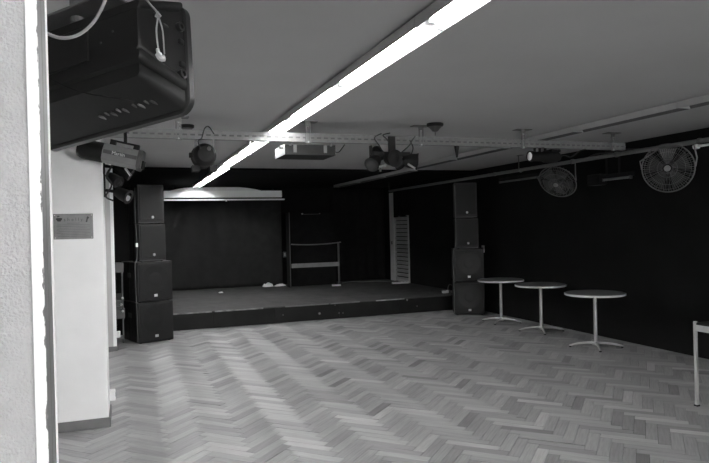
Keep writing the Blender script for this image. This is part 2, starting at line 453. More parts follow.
# ------------------------------------------------------------------ fluorescent battens
def batten(lit):
    t = thing('fluorescent_batten', 'x', 'ceiling light', (0, 0, ZC), 0, ('lit' if lit else 'unlit') + ' battens along the ceiling')
    n = 1.449/2; hw = .082; zt, zb = -.012, -.074
    MB().prism([(-hw, zb), (-hw, zt), (hw, zt), (hw, zb), (hw-.002, zb), (hw-.002, zt-.002), (-hw+.002, zt-.002), (-hw+.002, zb)], -n, n).build('housing', 'housing_grey', t)
    MB().prism([(-.079, -.072), (-.05, -.0175), (.05, -.0175), (.079, -.072), (.0775, -.072), (.049, -.019), (-.049, -.019), (-.0775, -.072)], -n+.007, n-.007).build('reflector', 'reflector' if lit else 'dark_grey', t)  # unlit row's white reflector and tube darkened to give the shaded lower line
    MB().cyl((0, -n+.045, -.034), (0, n-.045, -.034), .0125, 12).build('tube', 'tube_lit' if lit else 'fixture_grey', t, smooth=True)
    for s in (-1, 1):
        MB().box((-.02, s*(n-.034)-.012, -.052), (.02, s*(n-.034)+.012, -.020)).build('lamp_holder', 'white_plastic', t, bevel=.003)
        MB().box((-hw+.002, s*(n-.0035)-.0025, -.068), (hw-.002, s*(n-.0035)+.0025, -.014)).build('end_plate', 'housing_grey', t)
        MB().box((-.03, s*(n-.25)-.02, -.012), (.03, s*(n-.25)+.02, 0)).build('ceiling_clip', 'dark_grey', t)
    return t
for lit, fx, y in ((True, 1.529, 2.235), (False, 4.903, 2.235)):
    b0 = batten(lit); rows = []
    while y < 15.0:
        z = ZC - .0005 if y < YS - .7 else ZC - .0305
        if not rows: b0.location = (fx, y, z); rows.append(b0)
        else: rows.append(dup(b0, (fx, y, z)))
        y += 1.455
    ORD = ['nearest the stage back', 'second from the stage back', 'third from the stage back', 'fourth from the stage back', 'fifth from the stage back', 'just beyond the slotted rail', 'just before the slotted rail', 'two before the slotted rail', 'three before the slotted rail', 'four before the slotted rail']
    for k, o in enumerate(rows[::-1]): o['label'] = ('lit' if lit else 'unlit') + ' fluorescent batten in the ceiling row, ' + ORD[k]

# ------------------------------------------------------------------ slotted rail across the hall, hung from the ceiling
TY = 6.25
rail = thing('slotted_rail', 'galvanised slotted rail slung below the ceiling from pillar to wall', 'rail', (0, TY, 2.6))
x0, x1 = -.17, 5.93
mbr = MB()
mbr.box((x0, -.028, .0), (x1, .028, .006)); mbr.box((x0, -.028, .084), (x1, .028, .09)); mbr.box((x0, .022, .006), (x1, .028, .084))
mbr.box((x0, -.028, .006), (x1, -.024, .034)); mbr.box((x0, -.028, .052), (x1, -.024, .084))
mbr.build('channel', 'galv', rail)
x = x0; web = MB()
while x < x1: web.box((x, -.0278, .034), (x+.03, -.0242, .052)); x += .075
web.build('web', 'galv', rail)['kind'] = 'stuff'
MB().box((x0, -.020, .034), (x1, -.019, .052)).build('slot_lining', 'dark_grey', rail)
HX = [.5, 1.79, 3.08, 4.41, 5.73]
HL = ['beside the par can', 'above the flat box light', 'beside the three-headed light', 'beside the pinspot', 'near the side wall']
for hx, hl in zip(HX, HL):
    h = thing('rail_hanger', 'steel hanger with ceiling plate on the slotted rail, ' + hl, 'bracket', (hx, TY-.031, ZC), 0, 'hangers of the slotted rail')
    MB().box((-.10, -.04, -.008), (.10, .07, 0)).build('ceiling_plate', 'grey_metal', h, bevel=.002)
    MB().box((-.028, -.008, -.225), (-.016, .002, -.008)).box((.016, -.008, -.225), (.028, .002, -.008)).box((-.016, -.0085, -.225), (.016, -.004, -.195)).box((-.016, -.0085, -.05), (.016, -.004, -.008)).build('post', 'galv', h)
    for z in (-.06, -.21): MB().lathe([(0, -.016), (.008, -.014), (.009, -.008)], 8, 'y', (0, 0, z)).build('bolt', 'steel', h)

# ------------------------------------------------------------------ hanging lights on the rail
def yoke(t, w, h, top, m='black_metal', y=0):
    MB().box((-w/2-.006, y-.012, -h), (-w/2, y+.012, 0)).box((w/2, y-.012, -h), (w/2+.006, y+.012, 0)).box((-w/2-.006, y-.012, 0), (w/2+.006, y+.012, .006)).build('yoke', m, t)
    MB().cyl((0, y, .0), (0, y, top), .012, 10).build('clamp', m, t)
# par can (seen from behind)
pc = thing('par_can', 'round black par can lamp hung under the slotted rail', 'stage light', (.745, TY, 2.45))
MB().lathe([(.03, -.10), (.075, -.095), (.105, -.06), (.115, 0), (.115, .12), (.122, .13), (.122, .145), (.108, .145), (.10, .10), (0.001, .05)], 28, 'y').build('housing', 'black_metal', pc, smooth=True)
MB().box((-.15, -.03, -.03), (-.115, .01, .02)).build('lock_knob', 'black_metal', pc, bevel=.006)
MB().box((-.118, -.008, -.16), (-.05, .14, -.10)).build('barn_door', 'black_metal', pc); MB().box((.05, -.008, -.16), (.118, .14, -.10)).build('barn_door', 'black_metal', pc)
for s in (-1, 1): MB().box((s*.085-.012, -.012, .03), (s*.085+.012, -.004, .15)).build('strap', 'galv', pc)
MB().tube(spline([(-.05, -.10, .05), (-.07, -.1, .12), (-.03, -.06, .16), (.0, -.05, .25), (.04, -.05, .27), (.09, -.05, .2)]), .007, 6).build('cable', 'cable_black', pc, smooth=True)
MB().lathe([(.0, -.108), (.018, -.106), (.02, -.1)], 12, 'y', (.03, 0, .05)).build('cap', 'dark_grey', pc)
tag(MB().box((-.008, -.004, -.10), (.008, .004, .04)).build('rail_hook', 'white_plastic', loc=(1.195, TY, 2.56)), 'small white hook strip hanging from the rail', 'hook')
# flat black effect box; tube light on its end put in as white panel
eb = thing('effect_light', 'flat black box light with brightly lit end under the rail', 'stage light', (1.84, 6.5, 2.53), 0)
MB().box((-.275, -.19, -.055), (.275, .24, .055)).build('case', 'black_metal', eb, bevel=.004)
MB().box((-.281, -.185, -.052), (-.2755, .235, .052)).build('lit_end', 'white_gloss', eb, bevel=.002)
for sx in (-.17, .16): MB().box((sx-.018, -.198, -.03), (sx+.018, -.19, .05)).build('latch', 'galv', eb, bevel=.002)
MB().cyl((-.315, -.12, .03), (-.281, -.12, .03), .018, 12).build('knob', 'galv', eb)
for sx in (-.22, .22): MB().box((sx-.012, -.205, .04), (sx+.012, -.199, .075)).build('hanging_strap', 'galv', eb)
MB().tube(spline([(.275, -.1, .0), (.33, -.12, -.01), (.36, -.16, .03), (.38, -.19, .065)]), .006, 6).build('cable', 'cable_black', eb, smooth=True)
# derby light: cluster of three lamps
db = thing('derby_light', 'black three-headed effect light with glinting lenses under the rail', 'stage light', (2.72, TY, 2.44))
MB().box((-.22, -.05, .03), (.22, .05, .075)).build('crossbar', 'black_metal', db, bevel=.006)
MB().box((-.04, -.06, .07), (.04, -.034, .24)).build('clamp', 'black_metal', db, bevel=.005)
def head(par, c, d, r, l, lens='lens'):
    d = Vector(d).normalized(); c = Vector(c)
    h = MB().tube([c - d*l*.6, c - d*l*.5, c - d*l*.1, c + d*l*.4, c + d*l*.5], [r*.35, r*.7, r*.92, r, r*1.08], 20).build('lamp_head', 'black_metal', par, smooth=True)
    MB().tube([c + d*l*.5, c + d*(l*.5+.012)], [r*.9, r*.4], 20).build('lens', lens, h, smooth=True)
    MB().tube([c + d*l*.48 + Vector((0,0,0)), c + d*(l*.5+.006)], [r*1.1, r*1.1], 20).build('bezel', 'black_metal', h)
head(db, (-.20, -.03, -.03), (-.6, -.5, -.5), .075, .15)
head(db, (-.02, -.07, .0), (.15, -1, -.1), .085, .14)
head(db, (.23, -.02, -.02), (.75, -.35, -.1), .085, .15, 'lens')
head(db, (-.13, .02, .05), (-.1, .6, .3), .07, .12)
head(db, (.10, .03, -.02), (.2, -.7, -.7), .06, .12)
MB().box((-.235, -.03, -.09), (-.222, .03, .14)).build('side_arm', 'black_metal', db)
for a, bq in (((-.19, -.09, -.10), (-.10, -.10, -.08)), ((.16, -.10, -.06), (.24, -.11, -.11))):
    MB().tube([a, bq], .012, 8).build('reflector_rod', 'steel', db)
for c in ([(-.1, -.05, .05), (-.15, -.05, .14), (-.2, -.05, .22), (-.12, -.05, .268)], [(.1, -.05, .06), (.2, -.05, .14), (.24, -.05, .2), (.28, -.05, .25)], [(.22, -.05, .03), (.25, -.05, .12), (.22, -.05, .2)], [(0, -.05, .1), (-.05, -.05, .2), (-.1, -.05, .25), (-.02, -.05, .275)]):
    MB().tube(spline(c), .007, 6).build('cable', 'cable_black', db, smooth=True)
MB().cyl((-.12, 0, -.14), (-.12, 0, -.06), .012, 8).build('safety_eye', 'galv', db)
# small clamp, spot
tag(MB().tube([(0, 0, .0), (0, 0, -.03), (.0, 0, -.08), (.0, 0, -.13)], [.03, .026, .015, .01], 10).build('empty_clamp', 'black_metal', loc=(3.54, TY, 2.6)), 'dark tapered clamp hanging bare below the rail', 'clamp')
sp = thing('pinspot', 'black cylindrical spot with bright lens at one end under the rail', 'stage light', (4.72, TY, 2.5))
MB().lathe([(.0, .23), (.045, .22), (.07, .17), (.07, .0), (.058, -.02), (.058, -.16), (.065, -.165), (.065, -.205), (.05, -.205)], 22, 'x').build('barrel', 'black_metal', sp, smooth=True)
MB().lathe([(.0, -.222), (.03, -.215), (.05, -.205)], 18, 'x').build('lens', 'white_gloss', sp, smooth=True)
for sx in (-.13, -.06, .02): MB().box((sx-.012, -.01, .05), (sx+.012, .01, .105)).build('hanger_strap', 'black_metal', sp)
MB().box((.06, -.06, .05), (.2, .06, .085)).build('ballast', 'black_metal', sp, bevel=.01)
MB().tube(spline([(.22, 0, 0), (.3, 0, .02), (.38, -.02, .0), (.5, -.02, .07), (.6, -.02, .1)]), .008, 6).build('cable', 'cable_black', sp, smooth=True)

# ceiling domes
def dome(u, v, label, s=1):
    p = pix(u, v, z=ZC); t = thing('ceiling_sensor', label, 'sensor', (p.x, p.y, ZC))
    MB().lathe([(.09*s, 0), (.092*s, -.02), (.08*s, -.035)], 20).build('base', 'black_metal', t, smooth=True)
    MB().lathe([(.075*s, -.035), (.05*s, -.06), (.03*s, -.085), (.006, -.09)], 20).build('dome', 'dark_grey', t, smooth=True)
    if s == 1: MB().cyl((0, 0, -.13), (0, 0, -.088), .005, 6).build('stem', 'galv', t)
dome(435, 123.5, 'dark conical sensor on the ceiling above the rail')
dome(187, 125, 'small dark dome on the ceiling behind the black television', .8)

# ------------------------------------------------------------------ pipe with fans along the right wall
PX, PZ = 6.0, 2.572
pipe = thing('lighting_pipe', 'long grey pipe hung along the black side wall', 'pipe', (PX, 0, PZ))
MB().cyl((0, 3.2, 0), (0, 13.9, 0), .026, 14).build('tube', 'galv', pipe, smooth=True)
for yy in (5.2, 6.45, 7.3, 9.3): MB().cyl((0, yy-.02, 0), (0, yy+.02, 0), .034, 14).build('coupling', 'grey_metal', pipe)
MB().tube(spline([(.03, 7.0, .03), (0, 6.8, .05), (-.02, 6.6, .035), (.0, 6.4, .05), (.03, 6.1, .03)]), .012, 6).build('cable_wrap', 'cable_black', pipe, smooth=True)
MB().tube([(0, 13.86, 0), (0, 13.9, .0), (0, 13.93, .24)], .012, 8).build('end_hanger', 'dark_grey', pipe)
for yy in (8.55,):
    h = thing('pipe_hook', 'thin J-shaped hook holding the long grey pipe', 'hook', (PX, yy, ZC))
    MB().box((-.03, -.06, -.008), (.03, .06, 0)).build('ceiling_plate', 'grey_metal', h)
    MB().tube([(-.034, 0, -.005), (-.034, 0, -.23), (-.03, 0, -.262), (0, 0, -.276), (.03, 0, -.262), (.034, 0, -.23)], .007, 8).build('rod', 'galv', h, smooth=True)
def fan(c, nrm, rr, label, spin):
    n = Vector(nrm).normalized(); zx = Vector((0,0,1)) - n*n.z; zx.normalize(); xx = zx.cross(n)
    mw = Matrix((( xx.x, zx.x, n.x, c[0]), (xx.y, zx.y, n.y, c[1]), (xx.z, zx.z, n.z, c[2]), (0,0,0,1)))
    t = thing('cage_fan', label, 'fan', mw=mw, group=None)
    g = MB()
    for k in range(60):
        a = 2*math.pi*k/60
        prof = [(.05, .075), (rr*.5, .07), (rr*.85, .045), (rr, .0)]
        g.tube([(q*math.cos(a), q*math.sin(a), h) for q, h in prof], .0016, 4)
    g.build('front_wires', 'fan_wire', t)
    g = MB()
    for k in range(32):
        a = 2*math.pi*k/32
        g.tube([(q*math.cos(a), q*math.sin(a), h) for q, h in [(.06, -.085), (rr*.6, -.08), (rr*.92, -.05), (rr, 0)]], .0016, 4)
    g.build('rear_wires', 'fan_wire', t)
    circ = lambda q, h: [(q*math.cos(2*math.pi*k/40), q*math.sin(2*math.pi*k/40), h) for k in range(40)]
    MB().tube(circ(rr, 0), .007, 8, closed=True).build('rim', 'fan_wire', t, smooth=True)
    for q, h in ((rr*.38, .072), (rr*.68, .06), (rr*.88, .036)): MB().tube(circ(q, h), .002, 5, closed=True).build('guard_ring', 'fan_wire', t)
    MB().lathe([(.036, .066), (.036, .08), (.02, .088), (0, .09)], 20).build('badge', 'galv', t, smooth=True)
    for k in range(5):
        a0 = spin + 2*math.pi*k/5; V = []
        for q in (.04, rr*.45, rr*.88):
            wd = .25 if q < .05 else .42
            V.append([(q*math.cos(a0-wd), q*math.sin(a0-wd), -.025), (q*math.cos(a0+wd), q*math.sin(a0+wd), .02), (q*math.cos(a0+wd), q*math.sin(a0+wd), .022), (q*math.cos(a0-wd), q*math.sin(a0-wd), -.023)])
        MB().rings(V).build('blade', 'fan_blade', t)
    MB().lathe([(0, -.2), (.07, -.19), (.075, -.09), (.06, -.08), (.045, .03), (0, .04)], 20).build('motor', 'black_metal', t, smooth=True)
    for s in (-1, 1):
        inv = mw.inverted()
        top = inv @ Vector((PX, c[1] - s*rr*.85, PZ-.01))
        MB().tube([(s*(rr+.004), 0, -.01), (s*(rr+.02), rr*.35, -.02), tuple(top)], .008, 8).build('bracket_arm', 'galv', t, smooth=True)
    return t
fan(tuple(pix(668, 168, x=5.87)), (-.80, -.60, -.13), .275, 'larger-looking round wire fan beside the unlit white tube fitting', .3)
fan(tuple(pix(557.5, 182, x=5.87)), (-.76, -.38, -.71), .27, 'tilted round wire fan on the pipe behind the pinspot', .9)

# wall tube lights on the right wall
def wall_tube(y0, y1, z, label, box=True, m='fixture_grey'):
    t = thing('tube_fitting', label, 'light fitting', (6.5, (y0+y1)/2, z)); h = abs(y1-y0)/2
    MB().box((-.03, -h, -.005), (.03, h, .05)).build('body', 'black_metal', t, bevel=.004)
    MB().cyl((-.02, -h+.02, -.025), (-.02, h-.02, -.025), .016, 10).build('tube', m, t, smooth=True)
    for s in (-1, 1): MB().box((-.035, s*(h-.015)-.012, -.045), (.0, s*(h-.015)+.012, .0)).build('lamp_holder', 'dark_grey', t)
    MB().box((.03, -.05, -.0), (.12, .05, .04)).build('wall_bracket', 'black_metal', t)
    return t
wall_tube(9.9, 8.75, 2.50, 'unlit tube fitting on the black wall beyond the tilted fan')
t = wall_tube(7.25, 6.7, 2.33, 'unlit tube fitting with dark box between the two fans')
MB().box((-.06, .30, -.09), (.08, .55, .07)).build('ballast_box', 'black_metal', t, bevel=.01)
MB().box((-.01, -.05, .05), (.01, -.02, .47)).box((-.01, .2, .05), (.01, .23, .47)).build('drop_rod', 'black_metal', t)
t = wall_tube(5.66, 4.5, 2.61, 'white tube fitting beside the larger fan on the side wall', m='white_plastic')
MB().cyl((-.035, .54, -.03), (-.035, .60, -.03), .03, 12).build('end_cap', 'white_plastic', t)

# ------------------------------------------------------------------ loudspeakers
def cab(name, label, wd, ht, dp, loc, rz, sub, taper=0):
    t = thing(name, label, 'loudspeaker', loc, rz)
    hw = wd/2; tb = hw*(1-taper)
    MB().prism([(-hw, .0), (hw, .0), (hw, ht), (-hw, ht)], 0, dp*.55).prism([(-hw, 0), (hw, 0), (hw, ht), (-hw, ht)], dp*.55, dp).build('cabinet', 'speaker_black', t, bevel=.012)
    b = .026
    gr = MB().box((-hw+b, -.010, b if sub else .05), (hw-b, .004, ht-b)).build('grille', 'grille_black', t, bevel=.005)
    if sub:
        cz = ht*.56; r = wd*.40
        MB().lathe([(r, -.010), (r, -.0125), (r*.93, -.0135), (r*.86, -.0120), (r*.80, -.0105)], 40, 'y', (0, 0, cz)).build('cone_ring', 'cone_black', gr, smooth=True)
        MB().lathe([(r*.46, -.0102), (r*.42, -.013), (r*.2, -.0145), (0, -.015)], 32, 'y', (0, 0, cz)).build('dust_cap', 'cone_black', gr, smooth=True)
        MB().box((-.026, -.016, b+.045), (.026, -.010, b+.085)).build('badge', 'badge', t, bevel=.002)
        for s in (-1, 1):
            MB().box((s*hw-.004, dp*.4, ht*.6), (s*hw+.004, dp*.6, ht*.72)).build('side_handle', 'dark_grey', t, bevel=.003)
    else:
        MB().lathe([(.0, -.017), (.018, -.016), (.022, -.010)], 16, 'y', (.02, 0, .095)).build('badge', 'badge', t)
        MB().box((-hw+.004, -.003, .004), (hw-.004, .002, .012)).build('front_lip', 'dark_grey', t)
    for sx in (-1, 1):
        for sy in (.06, dp-.06): MB().cyl((sx*(hw-.05), sy, -.012), (sx*(hw-.05), sy, .004), .02, 10).build('rubber_foot', 'black_metal', t)
    return t
def stack(A, rz, side, ut=.60):
    A = Vector(A); c, s = math.cos(rz), math.sin(rz)
    def P(lx, ly, z): return (A.x + lx*c - ly*s, A.y + lx*s + ly*c, z)
    cab('bass_speaker', 'black bass speaker with square badge, bottom of the stack ' + side, .56, .615, .68, P(0, 0, .012), rz, True)
    cab('bass_speaker', 'black bass speaker with square badge, second up in the stack ' + side, .56, .615, .68, P(0, 0, .64), rz, True)
    cab('top_speaker', 'black top speaker with round badge, third up in the stack ' + side, .43, .57, .40, P(-.02, .02, 1.268), rz, False)
    cab('top_speaker', 'black top speaker with round badge, uppermost in the stack ' + side, .42, ut, .40, P(-.03, .02, 1.851), rz, False)
    return P
P = stack((.415, 10.215, 0), R(20), 'beside the white pillar')
wcab = MB().tube(spline([P(-.25, .10, 2.40), P(-.26, .08, 2.0), P(-.25, .06, 1.52), P(-.262, .05, 1.3), P(-.292, .05, 1.2), P(-.292, .03, .6), P(-.292, .02, .03)]), .007, 6).build('speaker_cable', 'grey_metal', smooth=True)
tag(wcab, 'grey cable running down the edge of the stack beside white pillar', 'cable')
pl = MB().box((-.018, -.018, -.03), (.018, .018, .03)).build('cable_plug', 'white_plastic', bevel=.004); pl.parent = wcab; pl.location = P(-.26, .04, 1.52)
P2 = stack((6.07, 10.36, 0), R(-25), 'by the black side wall', .66)
wc2 = MB().tube(spline([P2(-.235, .0, 2.46), P2(-.235, -.012, 1.9), P2(-.24, -.012, 1.35), P2(-.292, -.015, 1.2), P2(-.292, -.015, .6), P2(-.292, -.012, .03)]), .010, 6).build('speaker_cable', 'dark_grey', smooth=True)
tag(wc2, 'dark cable down the edge of the stack by the black side wall', 'cable')
sw = thing('light_switch', 'white switch on the black wall beside the dark speaker stack', 'switch', tuple(pix(483.5, 249, x=XR)))
MB().box((-.02, -.04, -.07), (0, .04, .07)).build('plate', 'badge', sw, bevel=.004); MB().box((-.026, -.02, -.035), (-.02, .02, .035)).build('rocker', 'dark_grey', sw)

# equipment rack behind the second pillar
er = thing('equipment_rack', 'grey two-shelf equipment rack standing between pillar and loudspeaker stack', 'rack', (-.17, 10.48, 0))
MB().box((-.2, -.12, 1.10), (.125, .06, 1.25)).build('top_unit', 'dark_grey', er, bevel=.006)
MB().box((-.2, -.12, .38), (.13, .06, .53)).build('lower_unit', 'dark_grey', er, bevel=.006)
for sx, sy in ((-.18, -.1), (.10, -.1), (-.18, .04), (.10, .04)): MB().cyl((sx, sy, 0), (sx, sy, 1.1), .012, 10).build('post', 'grey_metal', er)
for x, z in ((-.02, .72), (.08, .60), (.1, .70), (-.02, .58), (.1, .50), (-.02, .65)): MB().lathe([(0, -.135), (.018, -.13), (.02, -.11)], 10, 'y', (x, 0, z)).build('knob', 'steel', er)
MB().box((-.18, -.11, .56), (.1, -.09, .575)).box((-.18, -.11, .655), (.1, -.09, .67)).build('crossbar', 'grey_metal', er)
MB().box((-.04, -.12, .56), (.0, -.08, 1.02)).build('rail', 'galv', er)

# ------------------------------------------------------------------ scanner light and lamp cluster at the first pillar
scn = thing('scanner_light', 'grey scanner light with black round end mounted above the plaque pillar', 'stage light', (-.10, 5.62, 2.365), 0)
scn.rotation_euler = (0, R(13), R(-10)); scn.scale = (1.12, 1.12, 1.12)
prof = [(-.07, -.05), (.0, -.075), (.07, -.05), (.075, .03), (.04, .07), (-.06, .07), (-.08, .02)]
MB().prism(prof, -.05, .22, 'x').build('housing', 'fixture_grey', scn, bevel=.008)
MB().lathe([(.0, -.235), (.06, -.232), (.075, -.20), (.075, -.05)], 24, 'x').build('lamp_end', 'black_metal', scn, smooth=True)
MB().box((-.04, -.09, -.006), (.2, -.068, .022)).build('stripe', 'dark_grey', scn)
text('lettering', 'Martin', .036, 'badge', scn, (.07, -.0915, .008))
MB().prism([(a*1.08, b*1.08) for a, b in prof], .2, .235, 'x').build('end_cap', 'dark_grey', scn, bevel=.005)
MB().box((-.02, -.02, .07), (.02, .02, .10)).box((.15, -.02, .07), (.19, .02, .10)).box((-.02, -.02, .10), (.19, .02, .112)).build('yoke', 'black_metal', scn)
mb = MB(); mb.x = Matrix.LocRotScale(scn.location, scn.rotation_euler, scn.scale).inverted(); rp_ = Matrix.LocRotScale(scn.location, scn.rotation_euler, scn.scale) @ Vector((.085, 0, .108)); mb.tube([rp_, (rp_.x, rp_.y, ZC)], .014, 8); mb.build('drop_rod', 'black_metal', scn)
MB().box((.235, -.04, -.06), (.25, .04, .0)).build('mirror_arm', 'black_metal', scn)
lc = thing('lamp_cluster', 'cluster of small black lamps bracketed to the side of plaque pillar', 'stage light', (-.178, 6.15, 2.2))
MB().box((0, -.0, -.16), (.015, .08, .16)).build('back_plate', 'black_metal', lc)
MB().tube([(.02, 0, .12), (.14, -.05, .10)], .014, 8).build('arm', 'black_metal', lc); MB().tube([(.02, 0, -.1), (.13, -.04, -.12)], .014, 8).build('arm', 'black_metal', lc)
head(lc, (.17, -.05, .09), (.8, -.1, -.5), .065, .16, 'mirror')
head(lc, (.09, -.02, .0), (.6, -.6, -.5), .055, .13)
head(lc, (.16, -.05, -.14), (.75, -.5, -.4), .06, .13, 'mirror')
MB().tube([(.19, -.14, .09), (.235, -.15, .02)], .012, 6).build('reflector_rod', 'mirror', lc)
MB().tube(spline([(.02, -.06, .18), (.08, -.10, .13), (.03, -.11, .03), (.07, -.10, -.06), (.02, -.09, -.16), (.08, -.08, -.2)]), .008, 6).build('cable', 'cable_black', lc, smooth=True)
MB().tube(spline([(.0, -.05, .12), (-.0, -.10, .06), (.03, -.12, .02), (.06, -.1, .08), (.1, -.08, .16)]), .007, 6).build('cable', 'cable_black', lc, smooth=True)

# ------------------------------------------------------------------ television hung near the jamb
def tv_matrix(az, pit, roll, br, Wd, Hd):
    az, pit, roll = R(az), R(pit), R(roll)
    f = Vector((math.sin(az)*math.cos(pit), math.cos(az)*math.cos(pit), -math.sin(pit)))
    r0 = Vector((math.cos(az), -math.sin(az), 0)); u0 = r0.cross(f)
    c, s = math.cos(roll), math.sin(roll); r = c*r0 + s*u0; u = c*u0 - s*r0
    ctr = Vector(br) - r*Wd/2 + u*Hd/2
    return Matrix(((r.x, f.x, u.x, ctr.x), (r.y, f.y, u.y, ctr.y), (r.z, f.z, u.z, ctr.z), (0,0,0,1)))
TW, TH = .80, .47
dray = (W2C.transposed() @ Vector(((197-CX)/F, (114-CY)/F, 1))).normalized()
TVM = tv_matrix(43, 8, 7.9, EYE + dray*2.61, TW, TH)
tv = thing('television', 'big black tube television hung from the ceiling, seen from behind', 'television', mw=TVM)
def ring(y, w, top, bot, r, cx=0): return [(a, y, b) for a, b in rrect(w, top-bot, r, 5, cx, (top+bot)/2)]
MB().rings([ring(-.045, TW-.015, TH/2-.008, -TH/2+.008, .055), ring(-.038, TW, TH/2, -TH/2, .06), ring(-.010, TW, TH/2, -TH/2, .06), ring(0, TW-.02, TH/2-.01, -TH/2+.01, .055)]).build('front_frame', 'tv_rim', tv, smooth=True)
MB().rings([ring(.0005, TW-.12, TH/2-.05, -TH/2+.06, .03), ring(.012, TW-.14, TH/2-.06, -TH/2+.07, .03)]).build('screen', 'screen_glass', tv)
sh = MB().rings([ring(-.046, .775, .208, -.13, .03), ring(-.10, .755, .19, -.105, .03), ring(-.245, .690, .137, -.045, .022), ring(-.252, .675, .130, -.040, .02)]).build('rear_shell', 'tv_plastic', tv, smooth=True)
MB().rings([ring(-.050, .790, .232, .190, .018), ring(-.245, .712, .160, .118, .018), ring(-.254, .70, .155, .123, .014)]).build('top_flange', 'tv_plastic', tv, smooth=True)
MB().rings([ring(-.050, .790, -.095, -.150, .02), ring(-.250, .718, -.040, -.092, .02), ring(-.262, .70, -.046, -.086, .016)]).build('base_flange', 'tv_plastic', tv, smooth=True)
MB().rings([ring(-.046, .765, -.12, -.222, .03), ring(-.12, .735, -.11, -.195, .03), ring(-.245, .665, -.08, -.145, .02)]).build('lower_shell', 'tv_plastic', tv, smooth=True)
MB().box((-.28, -.262, -.03), (.10, -.250, .115)).build('back_panel', 'tv_plastic', tv, bevel=.003)
for x in (.16, .22, .22): MB().lathe([(0, -.256), (.004, -.255), (.005, -.25)], 8, 'y', (x, 0, .03 + (.03 if x > .2 else 0))).build('screw', 'dark_grey', tv)
for z in (.052, -.045): MB().box((.366, -.075, z-.012), (.394, -.047, z+.012)).build('vent_slot', 'print_black', tv, bevel=.006)
for z in (.113, -.088):
    MB().lathe([(.019, -.02), (.019, .010), (.011, .010), (.011, .0), (0, .0)], 18, 'x', (.388, -.066, z)).build('stud', 'tv_rim', tv, smooth=True)
MB().box((.352, -.15, .085), (.374, -.06, .102)).build('side_rib', 'tv_rim', tv, bevel=.006)
MB().lathe([(.02, -.02), (.02, .012), (0, .012)], 14, 'x', (.355, -.17, .115)).build('knob', 'print_black', tv, smooth=True)
for k in range(9):
    x = .03 + .03*k + (.02 if k > 4 else 0)
    MB().lathe([(.004, -.140), (.0055, -.125), (.004, -.10)], 10, 'y', (x, 0, -.199 + .006*(k % 2))).build('socket', 'dark_grey' if k % 3 else 'fixture_grey', tv)
MB().tube(spline([(.22, -.15, -.19), (.18, -.19, -.18), (.05, -.25, -.14), (-.08, -.275, -.06), (-.2, -.275, .05), (-.3, -.28, .1)]), .003, 6).build('cable', 'black_metal', tv, smooth=True)
# ceiling bracket: tray plate, column and ceiling plate
MB().box((-.30, -.24, TH/2-.0), (.2, -.05, TH/2+.012)).build('bracket_tray', 'grey_metal', tv, bevel=.004)
tvz = TVM @ Vector((-.05, -.16, TH/2)); up = TVM.to_3x3().inverted() @ Vector((0, 0, 1))
a0 = Vector((-.05, -.16, TH/2-.02)); tt = (ZC - tvz.z)
MB().tube([a0, a0 + up*tt], .03, 14).build('bracket_column', 'grey_metal', tv)
inv = TVM.inverted(); mb = MB(); mb.x = inv; mb.box((tvz.x-.12, tvz.y-.12, ZC-.012), (tvz.x+.12, tvz.y+.12, ZC)); mb.build('ceiling_plate', 'grey_metal', tv)
# pale hanging cable loop and string with cleat
def tvp(u, v, d):
    q = (W2C.transposed() @ Vector(((u-CX)/F, (v-CY)/F, 1))); return EYE + q*d
cl = [tvp(u, v, d) for u, v, d in ((20, 20, 2.12), (46, 33, 2.10), (62, 38, 2.10), (78, 35, 2.10), (92, 24, 2.10), (101, 10, 2.12), (106, -2, 2.14), (114, -24, 2.3))]
cl[0].z = max(cl[0].z, 2.4)
tag(MB().tube(spline(cl), .0058, 8).build('aerial_cable', 'cable_white', smooth=True), 'pale cable looping behind the black television', 'cable')
sg = [tvp(u, v, d) for u, v, d in ((142, -6, 2.30), (150, 4, 2.27), (157.5, 14, 2.25), (156.5, 30, 2.25), (158, 46, 2.25), (159.5, 52, 2.25))]
stg = tag(MB().tube(spline(sg), .0035, 6).build('pull_string', 'cable_white', smooth=True), 'pale string with small white cleat dangling beside the television', 'string')
MB().tube(spline([tvp(158, 15, 2.25), tvp(162.5, 30, 2.25), tvp(164, 48, 2.25), tvp(164.5, 54, 2.25)]), .003, 6).build('strand', 'cable_white', stg, smooth=True)
MB().tube([tvp(155.5, 17, 2.24), tvp(158, 13.5, 2.24), tvp(160.5, 16.5, 2.24)], [.004, .010, .005], 8).build('knot', 'cable_white', stg, smooth=True)
MB().tube(spline([tvp(157.5, 49, 2.245), tvp(158.5, 54, 2.24), tvp(161, 58, 2.24), tvp(165.5, 58, 2.245)]), [.006]*6+[.012]*6+[.012]*6+[.005], 8).build('cleat', 'badge', stg, smooth=True)

